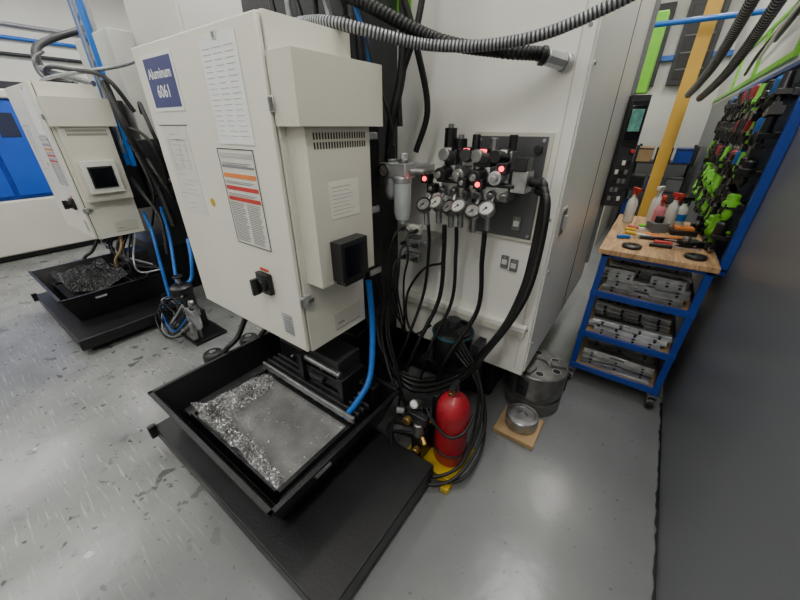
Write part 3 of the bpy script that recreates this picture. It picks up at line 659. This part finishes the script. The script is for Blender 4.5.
at(bottle(WPL,BLACKP,"white bottle with black cap",.9,HOSEB),.22,3.08,2)
def handtool(name,label,hm,L,cat):
    T=thing(name,label,cat);b=MB();b.cyl((0,0,.012),(L*.45,0,.012),.011,hm,n=12);b.finish("handle",T);b=MB();b.cyl((L*.45,0,.012),(L,0,.012),.004,STEEL,n=8);b.finish("shaft",T);return T
at(handtool("screwdriver","orange handled screwdriver on plywood top",ORANGE,.2,"screwdriver"),.05,2.62,-.4)
at(handtool("screwdriver","black handled screwdriver on plywood top",BLACKP,.22,"screwdriver"),.02,2.52,.2)
at(handtool("screwdriver","red handled screwdriver on plywood top",REDW,.2,"screwdriver"),.10,2.46,.1)
at(handtool("marker_pen","yellow marker pen on plywood top",YEL,.14,"pen"),-.07,2.68,.3)
at(handtool("marker_pen","red marker pen on plywood top",REDW,.14,"pen"),-.06,2.76,.1)
at(handtool("marker_pen","yellow marker pen beside red pen",YEL,.14,"pen"),-.06,2.60,-.1)
at(handtool("scraper","lime handled scraper with steel shaft",LIME,.18,"scraper"),.0,2.84,.4)
at(handtool("file","slim steel file with black handle",BLACKP,.24,"file"),.08,2.38,.15)
at(handtool("hex_key","short steel hex key with blue grip",HOSEB,.16,"hex key"),-.09,2.45,.5)
b=MB();b.tube([(-.09,-.02,.012),(0,0,.012),(.10,.0,.012)],.010,BLACKP);b.tube([(-.09,.02,.012),(0,0,.02),(.10,.03,.012)],.010,ORANGE);b.box(.09,.14,-.01,.035,.003,.02,STEEL);at(b.finish("pliers",label="pliers with black and orange grips",category="pliers"),.18,2.57,.3)
b=MB();b.box(-.07,.07,-.05,.05,0,.03,BLACKP);b.box(-.05,.05,-.035,.035,.03,.05,ORANGE);at(b.finish("caliper_case",bevel=.003,label="small black case with orange lid",category="case"),.24,2.80,.2)
b=MB();b.box(-.06,.06,-.03,.03,0,.035,BLACKP);b.cyl((-.03,0,.035),(-.03,0,.06),.02,STEEL);at(b.finish("indicator_block",bevel=.003,label="black block with steel knob",category="gauge block"),.27,2.5,.6)
b=MB();b.box(-.05,.05,-.04,.04,0,.06,MGREY);b.cyl((0,0,.06),(0,0,.10),.025,BLACKP);at(b.finish("edge_finder_base",bevel=.003,label="grey block with black knob",category="tool"),.10,2.78,.6)
b=MB();b.lathe([(.03,0),(.035,.01),(.035,.06),(.018,.08),(.018,.11)],(0,0,0),BLACKP);at(b.finish("toolholder",label="black tapered toolholder standing on the cart",category="tool"),.31,2.9)
# ------------------------------------------------------------ pegboard with tools
G=thing("pegboard","dark perforated tool board in a blue frame on the wall","pegboard",(.43,3.3,.93))
b=MB();b.box(.422,.438,2.33,4.6,.93,1.86,NAVYB);b.finish("board",G)
b=MB();b.box(.400,.438,2.30,2.335,.92,1.87,BLUE);b.box(.400,.438,2.30,4.6,.90,.935,BLUE);b.box(.400,.438,2.30,4.6,1.855,1.88,BLUE);b.finish("frame",G,bevel=.002)
b=MB()
for i in range(34):
    for j in range(13):b.cyl((.4225,2.38+i*.065,1.0+j*.065),(.4205,2.38+i*.065,1.0+j*.065),.006,BLACKM,n=6)
b.finish("perforation",G).__setitem__("kind","stuff")
def clip(grip,name,label,v,br):
    T=thing(name,label,"tool",group="tools on the blue framed board")
    b=MB();m=br
    b.box(-.03,0,-.022,.022,-.015,.015,m);b.box(-.085,-.03,-.03,-.018,-.012,.012,m);b.box(-.085,-.03,.018,.03,-.012,.012,m);b.finish("bracket",T,bevel=.002)
    b=MB()
    if v==0:
        b.lathe([(.008,-.07),(.022,-.045),(.018,-.01),(.036,0),(.036,.022),(.027,.027),(.027,.055),(.018,.062)],(-.06,0,0),grip,n=16)
    elif v==1:
        b.cyl((-.06,0,-.06),(-.06,0,.02),.011,BLACKP,n=10);b.cyl((-.06,0,.0),(-.06,0,.08),.024,grip,r1=.018,n=12);b.box(-.085,-.035,-.038,.038,-.09,-.055,BLACKP);b.box(-.075,-.045,-.014,.014,-.055,-.035,grip)
    else:
        b.cyl((-.06,0,-.07),(-.06,0,.03),.011,BLACKP,n=8);b.lathe([(.016,-.01),(.028,.01),(.026,.07),(.016,.08)],(-.06,0,0),grip,n=12);b.tube([(-.06,0,-.07),(-.06,.02,-.085),(-.06,.04,-.08)],.011,STEEL)
    b.finish("tool_body",T);return T
protos=[clip(BLACKP,"toolholder","black tapered toolholder in a dark bracket",0,BLACKP),clip(BLACKP,"clamp","black clamp with steel rod on the board",1,BLACKP),clip(RED,"wrench","hook wrench with red handle",2,BLACKP),clip(LIME,"clamp","black clamp with lime green grip",1,LIME),clip(BLACKP,"wrench","hook wrench with black handle",2,BLACKP),clip(HOSEB,"wrench","hook wrench with blue handle",2,BLACKP),clip(LIME,"toolholder","lime green toolholder in a black bracket",0,BLACKP)]
used=set()
for r_ in range(5):
    for c_ in range(20):
        y=2.42+c_*.108+U(-.006,.006);z=1.07+r_*.165+U(-.006,.006)
        if r_<2: k=random.choice((3,0,1,3,6,1,3,4,0,1))
        else: k=random.choice((0,1,4,0,2,1,4,0,5,1,0,3,2))
        rx=U(-.25,.25);sc=U(.92,1.08)
        if k in used: dup(protos[k],(.418,y,z),(rx,0,0),scale=(sc,sc,sc))
        else: used.add(k);protos[k].location=(.418,y,z);protos[k].rotation_euler=(rx,0,0)
# ------------------------------------------------------------ background right
b=MB();b.box(-.045,.065,4.5,4.61,0,4.2,POSTY);b.box(-.10,.13,4.45,4.67,0,.02,POSTY);b.finish("steel_post",loc=(0,4.56,0),bevel=.004,label="yellow painted square steel post to the ceiling",category="post")
b=MB();b.tube([(-2,4.4,2.42),(.41,4.4,2.40)],.022,HOSEB);b.finish("air_pipe",loc=(-.8,4.4,2.4),label="blue compressed air pipe run overhead",category="pipe")
for i,(xo,zo) in enumerate(((0,0),(.09,-.03))):
    MB().tube([(.04+xo,4.3,1.85+zo),(.08+xo,3.8,1.90+zo),(.115+xo,3.3,1.97+zo),(.14+xo,2.6,2.11+zo),(.16+xo,2.0,2.35+zo),(.18+xo,1.5,2.9),(.18+xo,1.3,4.19)],.028,GALV,rib=.12,ribp=.022,n=12,gm=GROOVE_SHADE).finish("flexible_conduit",loc=(.1,3,1.9),label="grey ribbed flexible conduit hanging overhead",category="conduit",group="overhead conduits")
for i in range(4):
    MB().tube([(.41,4.8-.5*i,2.02+.05*i),(.39,4.2-.5*i,2.10+.03*i),(.40,3.4-.4*i,2.22+.06*i),(.40,2.6-.2*i,2.5+.02*i)],.012,(BLACKM,WPL)[i%2]).finish("cable",loc=(.41,4,2.1),label="thin cable sagging along the wall",category="cable",group="wall cables")
for xa,xb in ((-1.0,-.45),(-.28,.2)):
    b=MB();b.box(xa,xb,7.85,7.998,2.2,3.3,DARK);b.box(xa+.06,xb-.06,7.84,7.86,2.28,3.22,BLACKM)
    for j in range(4):b.box(xa+.06,xb-.06,7.83,7.845,2.40+j*.22,2.42+j*.22,MGREY)
    b.finish("framed_cabinet",loc=(xa,7.9,2.2),bevel=.005,label="dark framed cabinet high on the pale wall",category="cabinet")
B=thing("machine_tool","pale machine with lime green panel further down the shop","cnc machine",(-1.5,6,0))
b=MB();b.box(-2.8,-.45,5.5,7.2,0,1.95,CREAM2);b.box(-2.6,-.7,5.48,5.5,.6,1.7,DARK);b.finish("housing",B,bevel=.02)
b=MB();b.box(-1.6,-.36,5.45,5.6,1.95,2.72,LIME);b.box(-1.4,-.55,5.44,5.46,2.05,2.5,WPL);b.finish("lime_panel",B,bevel=.01)
R_=thing("storage_rack","dark metal rack holding boxes by the back wall","rack",(-.2,6.9,0))
b=MB()
for x in (-.35,.36):
    for y in (6.6,7.2):b.box(x,x+.04,y,y+.04,0,1.35,DARK)
for z in (.3,.7,1.1):b.box(-.35,.40,6.6,7.24,z,z+.02,DARK)
b.finish("frame",R_)
for i in range(9):
    x=-.33+(i%3)*.24;z=.321+(i//3)*.4
    b=MB();b.box(x,x+.2,6.65,6.95,z,z+.2,(BLUE,MGREY,TAN,BLACKP)[i%4]);b.box(x-.004,x+.204,6.646,6.954,z+.17,z+.19,DARK);b.finish("storage_bin",loc=(x,6.7,z),bevel=.005,label="plastic storage bin on the metal rack",category="bin",group="bins on the rack")
# ------------------------------------------------------------ background left
B=thing("machine_tool","blue and white enclosed machine tool across the aisle","cnc machine",(-7.2,1.2,0))
b=MB();b.box(-8.2,-6.6,-1.2,2.6,.08,.75,CREAM);b.box(-8.15,-6.65,-1.15,2.55,0,.1,BLACK);b.box(-8.2,-6.68,-1.2,2.6,.75,1.95,BLUEM);b.box(-6.7,-6.6,-1.2,2.6,1.90,2.0,CREAM);b.finish("housing",B,bevel=.02)
for y in (.2,.68,1.16,1.64):
    b=MB();b.box(-6.68,-6.63,y-.45,y-.02,.80,1.88,BLUEM);b.box(-6.63,-6.60,y-.10,y-.07,1.2,1.5,BLACKP);b.box(-6.632,-6.626,y-.36,y-.18,1.48,1.75,NAVYB);b.finish("door",B,bevel=.008)
b=MB();b.box(-8.0,-6.9,-.5,2.2,1.95,2.1,DARK);b.finish("top_cover",B)
B=thing("machine_tool","tall white machine housing behind the row","cnc machine",(-6,3.8,0))
b=MB();b.box(-7.2,-4.9,3.3,5.5,0,2.6,CREAM);b.box(-6.9,-5.2,3.28,3.3,.7,1.9,DARK);b.finish("housing",B,bevel=.06)
b=MB();b.box(-7.0,-5.2,3.2,3.28,2.2,2.45,WPL);b.finish("light_cover",B)
for x,r,m in ((-5.05,.03,HOSEB),(-4.93,.02,GALV)):
    b=MB();b.tube([(x,1.6,.0),(x,1.6,4.2)],r,m)
    for z in (1.9,2.4,2.9):b.torus((x,1.6,z),(0,0,1),r+.004,.006,STEEL,n=16,k=6)
    b.finish("air_pipe",loc=(x,1.6,0),label="blue vertical air drop pipe" if m is HOSEB else "grey vertical steel conduit pipe",category="pipe",group="vertical pipes")
for k,z in enumerate((3.2,3.0,2.75,2.3)):
    b=MB();b.tube([(-9.95,-2.3,z),(-9.95,7.9,z)],.03,(GALV,HOSEB,DARK,GALV)[k],sub=2);b.finish("wall_pipe",loc=(-9.94,2,z),label="long pipe run along the white wall",category="pipe",group="wall pipes")
b=MB();b.box(-9.995,-9.8,2.2,4.6,.9,2.3,MGREY);b.box(-9.8,-9.78,2.3,3.35,1.0,2.2,DARK);b.box(-9.8,-9.78,3.45,4.5,1.0,2.2,DARK);b.finish("wall_cabinet",loc=(-9.9,3,.9),label="grey wall mounted cabinet",category="cabinet")
for x in (-7,-5,-3.4):
    b=MB();b.box(x,x+.35,1.2,3.6,3.55,3.60,WPL);b.box(x+.03,x+.32,1.25,3.55,3.54,3.552,TUBE);b.cyl((x+.17,1.5,3.6),(x+.17,1.5,4.2),.006,STEEL,n=6);b.cyl((x+.17,3.3,3.6),(x+.17,3.3,4.2),.006,STEEL,n=6)
    b.finish("ceiling_light",loc=(x,2.4,3.55),label="hanging fluorescent ceiling light",category="lamp",group="hanging ceiling lights")
# ------------------------------------------------------------ lights
def area(x,y,z,sx,sy,e,col=(1,.98,.94)):
    l=bpy.data.lights.new("area","AREA");l.shape='RECTANGLE';l.size=sx;l.size_y=sy;l.energy=e;l.color=col
    o=bpy.data.objects.new("ceiling_lamp",l);o.location=(x,y,z);COL.objects.link(o);return o
for x,e in ((-8,68),(-5.2,54),(-2.6,48),(.05,60)):
    for y in (-1.2,2.0,5.2):
        area(x,y,4.1,.3,2.2,e)
W=bpy.data.worlds.new("w");S.world=W;W.use_nodes=True;W.node_tree.nodes["Background"].inputs[0].default_value=(.8,.85,.9,1);W.node_tree.nodes["Background"].inputs[1].default_value=.2
# ------------------------------------------------------------ camera
cd=bpy.data.cameras.new("camera");cd.sensor_width=36;cd.lens=332/800*36;cd.clip_start=.02
co=bpy.data.objects.new("camera",cd);COL.objects.link(co);co.location=(0,0,1.6);co.rotation_euler=(math.radians(90-27.6),0,math.radians(36));S.camera=co
